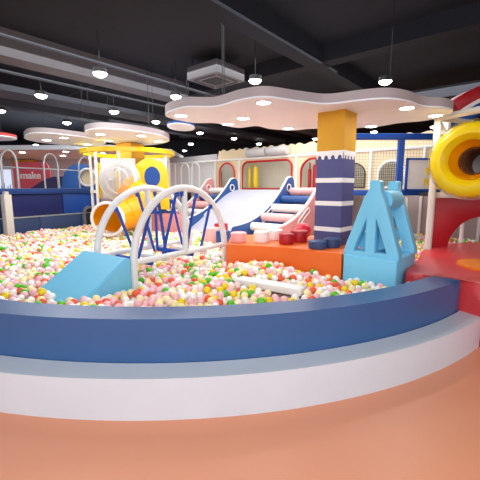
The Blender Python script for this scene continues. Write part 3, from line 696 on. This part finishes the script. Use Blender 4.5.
gw = thing('window_1', 'bluish glazed window high at the far left', 'window', (-12.6, 20.2, 3.15)); gw['kind'] = 'structure'
B().box(-1.0, 1.0, 0, .03, 0, .8).out('pane', mat('blue_glass', (70, 110, 170), .15, emit=.25), gw)
for z in (0, .27, .53, .8): B().box(-1.05, 1.05, -.04, .0, z - .02, z + .02).out('window_bar', M_BLK, gw)
for x in (-1, 0, 1): B().box(x - .03, x + .03, -.04, .0, 0, .8).out('window_bar', M_BLK, gw)

# ---------------------------------------------------------------- pool floor and balls
pf = [(CX + 4.6 * math.cos(math.radians(a)), CY + 4.6 * math.sin(math.radians(a))) for a in range(180, 361, 4)] + [(4.2, 8.9), (-1.0, 12.6), (-4.0, 12.2), (-7.5, 8)]
struct(B().prism(pf, .02, .42), 'floor_pool', mat('pool_base', (214, 190, 180), .8), 'base of the ball pit under the balls')
D = .081; R = D / 2
def inpoly(P, X, Y):
    c = np.zeros(len(X), bool); n = len(P)
    for i in range(n):
        x1, y1 = P[i]; x2, y2 = P[(i + 1) % n]
        m = ((y1 > Y) != (y2 > Y))
        with np.errstate(divide='ignore', invalid='ignore'): xx = (x2 - x1) * (Y - y1) / (y2 - y1) + x1
        c ^= m & (X < xx)
    return c
def dist_poly(P, X, Y):
    d = np.full(len(X), 1e9); n = len(P)
    for i in range(n):
        a = np.array(P[i]); b_ = np.array(P[(i + 1) % n]); ab = b_ - a; L = (ab ** 2).sum() + 1e-12
        t = np.clip(((X - a[0]) * ab[0] + (Y - a[1]) * ab[1]) / L, 0, 1)
        d = np.minimum(d, np.hypot(X - a[0] - t * ab[0], Y - a[1] - t * ab[1]))
    return np.where(inpoly(P, X, Y), -d, d)
deck_n = Vector((-dA.y, dA.x))
def ok_pos(X, Y):
    r = np.hypot(X - CX, Y - CY)
    m = (r < 4.645 - R) | ((Y > 7.0))
    s = (X - A0.x) * dA.x + (Y - A0.y) * dA.y; nrm = (X - A0.x) * deck_n.x + (Y - A0.y) * deck_n.y
    m &= nrm < -R - .04
    u = (X - SL[0]) * .77 - (Y - SL[1]) * .64; v = (X - SL[0]) * .64 + (Y - SL[1]) * .77
    m &= v < np.where((u < 1.1) & (u > -3.1), .3, 2.9)
    m &= (np.abs(X) < .76 * Y + .5) & (Y < 12.2) & (X < 5)
    m &= dist_poly(plat_outline(), X, Y) > R
    m &= dist_poly(ob_pts, X, Y) > R
    c, s_ = math.cos(O2A), math.sin(O2A)
    lx = (X - O2[0]) * c + (Y - O2[1]) * s_; ly = -(X - O2[0]) * s_ + (Y - O2[1]) * c
    m &= ~((lx > -R) & (lx < .64 + R) & (ly > -R) & (ly < .84 + R))
    return m
lay = [[], []]
area_w = 0
N = 60000
X = rng.uniform(-8, 5, N); Y = rng.uniform(2.7, 12.2, N); k = ok_pos(X, Y)
A_pool = 13 * 9.5 * k.mean()
n = int(A_pool * 1.75 * .88 / (D * D * .866 * 1.0) )
X = rng.uniform(-8, 5, n * 4); Y = rng.uniform(2.7, 12.2, n * 4); k = ok_pos(X, Y); X = X[k][:n]; Y = Y[k][:n]
hs = lambda X, Y: .02 * np.sin(X * 2.1 + 1) * np.sin(Y * 1.7) + .012 * np.sin(X * 5 + Y * 3) + .09 * np.exp(-((X - .35) ** 2 + (Y - 4.45) ** 2) / .25)
P = np.stack([X, Y, rng.uniform(0, .1, len(X))], 1)
def pairs(P):
    c = D; g = np.floor(P[:, :2] / c).astype(np.int64) + 500
    key = g[:, 0] * 4096 + g[:, 1]; order = np.argsort(key, kind='stable'); sk = key[order]
    out = []
    idx = np.arange(len(P))
    for dx, dy in ((0, 0), (1, 0), (-1, 1), (0, 1), (1, 1)):
        kk = (g[:, 0] + dx) * 4096 + g[:, 1] + dy
        lo = np.searchsorted(sk, kk, 'left'); hi = np.searchsorted(sk, kk, 'right')
        for j in range(int((hi - lo).max())):
            m = lo + j < hi; a = idx[m]; b_ = order[lo[m] + j]
            if dx == 0 and dy == 0: q = a < b_; a = a[q]; b_ = b_[q]
            out.append(np.stack([a, b_], 1))
    return np.concatenate(out)
for it in range(60):
    pr = pairs(P); dv = P[pr[:, 0]] - P[pr[:, 1]]; L = np.linalg.norm(dv, axis=1) + 1e-9
    m = L < D; pr = pr[m]; dv = dv[m]; L = L[m]; mv = dv / L[:, None] * ((D - L) * .5)[:, None] * .75
    dP = np.zeros_like(P)
    for ax in range(3):
        dP[:, ax] += np.bincount(pr[:, 0], mv[:, ax], len(P)); dP[:, ax] -= np.bincount(pr[:, 1], mv[:, ax], len(P))
    P += np.clip(dP, -.02, .02); P[:, 2] -= .0025
    P[:, 2] = np.maximum(P[:, 2], 0)
    bad = ~ok_pos(P[:, 0], P[:, 1])
    P[bad, :2] -= np.clip(dP[bad, :2], -.02, .02)
k = ok_pos(P[:, 0], P[:, 1]); P = P[k]
P[:, 2] += .42 + R + .01 + hs(P[:, 0], P[:, 1])
# keep balls out of the ramp, the tube mouth, the slab, drums and posts
def clearout(P, cx, cy, r): return P[np.hypot(P[:, 0] - cx, P[:, 1] - cy) > r + R]
c, s_ = .579, .815
lx = (P[:, 0] + 1.25) * c + (P[:, 1] - 3.87) * s_; ly = -(P[:, 0] + 1.25) * s_ + (P[:, 1] - 3.87) * c
top = .25 + .63 * (lx + 1.02) / .96
P = P[~((lx > -1.05) & (lx < .04) & (ly > -.03 - R) & (ly < .83 + R) & (P[:, 2] < top + R * 1.25))]
for x in (0, LB_):
    for y in (0, WB):
        q = BR.matrix_basis @ Vector((x, y, 0)); P = clearout(P, q.x, q.y, .045)
for cx, cy, r in ((-.34, 6.9, .14), (-.6, 7.3, .17), (-.42, 7.75, .15), (-5.48, 8.25, .12), (2.25, 7.22, .035), (3.42, 7.22, .035)): P = clearout(P, cx, cy, r)
a_ = math.radians(-33); lx = (P[:, 0] - .33) * math.cos(a_) + (P[:, 1] - 3.86) * math.sin(a_); ly = -(P[:, 0] - .33) * math.sin(a_) + (P[:, 1] - 3.86) * math.cos(a_)
P = P[~((np.abs(lx) < .44) & (np.abs(ly) < .09 + R) & (P[:, 2] > .47))]
dm = np.linalg.norm(P - np.array([-2.86, 7.55, .98]), axis=1); P = P[(dm > .42) | (P[:, 1] < 7.4)]
# colours
BC = [('white', (248, 246, 242), .27), ('pink', (250, 192, 198), .25), ('cream', (252, 236, 176), .2), ('pale pink', (250, 214, 208), .06), ('yellow', (244, 214, 20), .085), ('green', (92, 196, 36), .075), ('orange', (240, 98, 56), .07)]
ballm = [mat('ball_' + n_.replace(' ', '_'), rgb, .35, noise=0) for n_, rgb, _ in BC]
ci = rng.choice(len(BC), len(P), p=np.array([q[2] for q in BC]) / sum(q[2] for q in BC))
# the 300 that show largest: nearest to the camera, visible over the wall and not covered by another ball
cpos = np.array([0, 0, 1.65]); dc = np.linalg.norm(P - cpos, axis=1)
order = np.argsort(dc)
vd = cpos - P; vd /= np.linalg.norm(vd, axis=1)[:, None]
chosen = []
near = order[:2600]; NP = P[near]
for i in near:
    if abs(P[i, 0] / P[i, 1]) > .70: continue
    # wall
    d_ = P[i] - cpos; rr_ = np.hypot(P[i, 0] - CX, P[i, 1] - CY); back = 4.645 - rr_
    slope = (1.65 - P[i, 2]) / math.hypot(P[i, 0], P[i, 1])
    if P[i, 2] + slope * back < .675: continue
    rel = NP - P[i]; t = rel @ vd[i]; perp = np.linalg.norm(rel - t[:, None] * vd[i], axis=1)
    cov = ((t > .01) & (perp < R * 1.0)).sum()
    if cov: continue
    lx = (P[i, 0] + 1.25) * .579 + (P[i, 1] - 3.87) * .815; ly = -(P[i, 0] + 1.25) * .815 + (P[i, 1] - 3.87) * .579
    if lx > -.2 and -.1 < ly < 1.2: pass
    chosen.append(i)
    if len(chosen) == 300: break
chosen_set = set(chosen)
def ico(sub):
    bm = bmesh.new(); bmesh.ops.create_icosphere(bm, subdivisions=sub, radius=R)
    v = np.array([x.co[:] for x in bm.verts]); f = np.array([[q.index for q in x.verts] for x in bm.faces]); bm.free(); return v, f
def zone(x, y):
    if x < -1.75: return 'left of the light blue ramp'
    if x < -.9: return 'in front of the light blue ramp'
    if x < .0: return 'right of the light blue ramp'
    if x < .75: return 'around the sunken white slab'
    return 'at the front, between slab and roller unit'
v3, f3 = ico(4 if False else 3)
protos = []
for q, m in enumerate(ballm):
    me = bpy.data.meshes.new('plastic_ball'); me.from_pydata(v3.tolist(), [], f3.tolist()); me.materials.append(m)
    me.polygons.foreach_set('use_smooth', [True] * len(f3)); protos.append(me)
firsts = {}
for i in chosen:
    q = int(ci[i])
    if q not in firsts:
        o = bpy.data.objects.new('plastic_ball', protos[q]); firsts[q] = o
    else: o = firsts[q].copy()
    COL.objects.link(o); o.location = P[i]
    z = zone(P[i, 0], P[i, 1])
    o['label'] = 'small %s plastic ball %s' % (BC[q][0], z); o['category'] = 'ball'
    o['group'] = 'front %s balls %s' % (BC[q][0], z)
rest = np.array([i for i in range(len(P)) if i not in chosen_set])
def mass(idx, sub):
    v, f = ico(sub); n = len(idx); V = (P[idx][:, None, :] + v[None]).reshape(-1, 3); F = (f[None] + (np.arange(n) * len(v))[:, None, None]).reshape(-1, 3)
    return V, F, np.repeat(ci[idx], len(f))
dr = np.linalg.norm(P[rest] - cpos, axis=1)
V1, F1, c1 = mass(rest[dr < 5.2], 3); V2, F2, c2 = mass(rest[dr >= 5.2], 2)
V = np.concatenate([V1, V2]); F = np.concatenate([F1, F2 + len(V1)]); cc = np.concatenate([c1, c2])
me = bpy.data.meshes.new('ball_pit_balls')
me.vertices.add(len(V)); me.vertices.foreach_set('co', V.astype(np.float32).ravel())
me.loops.add(len(F) * 3); me.loops.foreach_set('vertex_index', F.astype(np.int32).ravel())
me.polygons.add(len(F)); me.polygons.foreach_set('loop_start', np.arange(0, len(F) * 3, 3, dtype=np.int32))
for m in ballm: me.materials.append(m)
me.polygons.foreach_set('material_index', cc.astype(np.int32)); me.polygons.foreach_set('use_smooth', np.ones(len(F), bool)); me.update()
o = bpy.data.objects.new('ball_pit_balls', me); COL.objects.link(o)
tag(o, 'mass of mixed pastel, green and orange plastic balls filling the pit', 'balls', kind='stuff')
print('BALLS', len(P), 'chosen', len(chosen), 'faces', len(F), 'nearest', dc[chosen].min() if chosen else None)
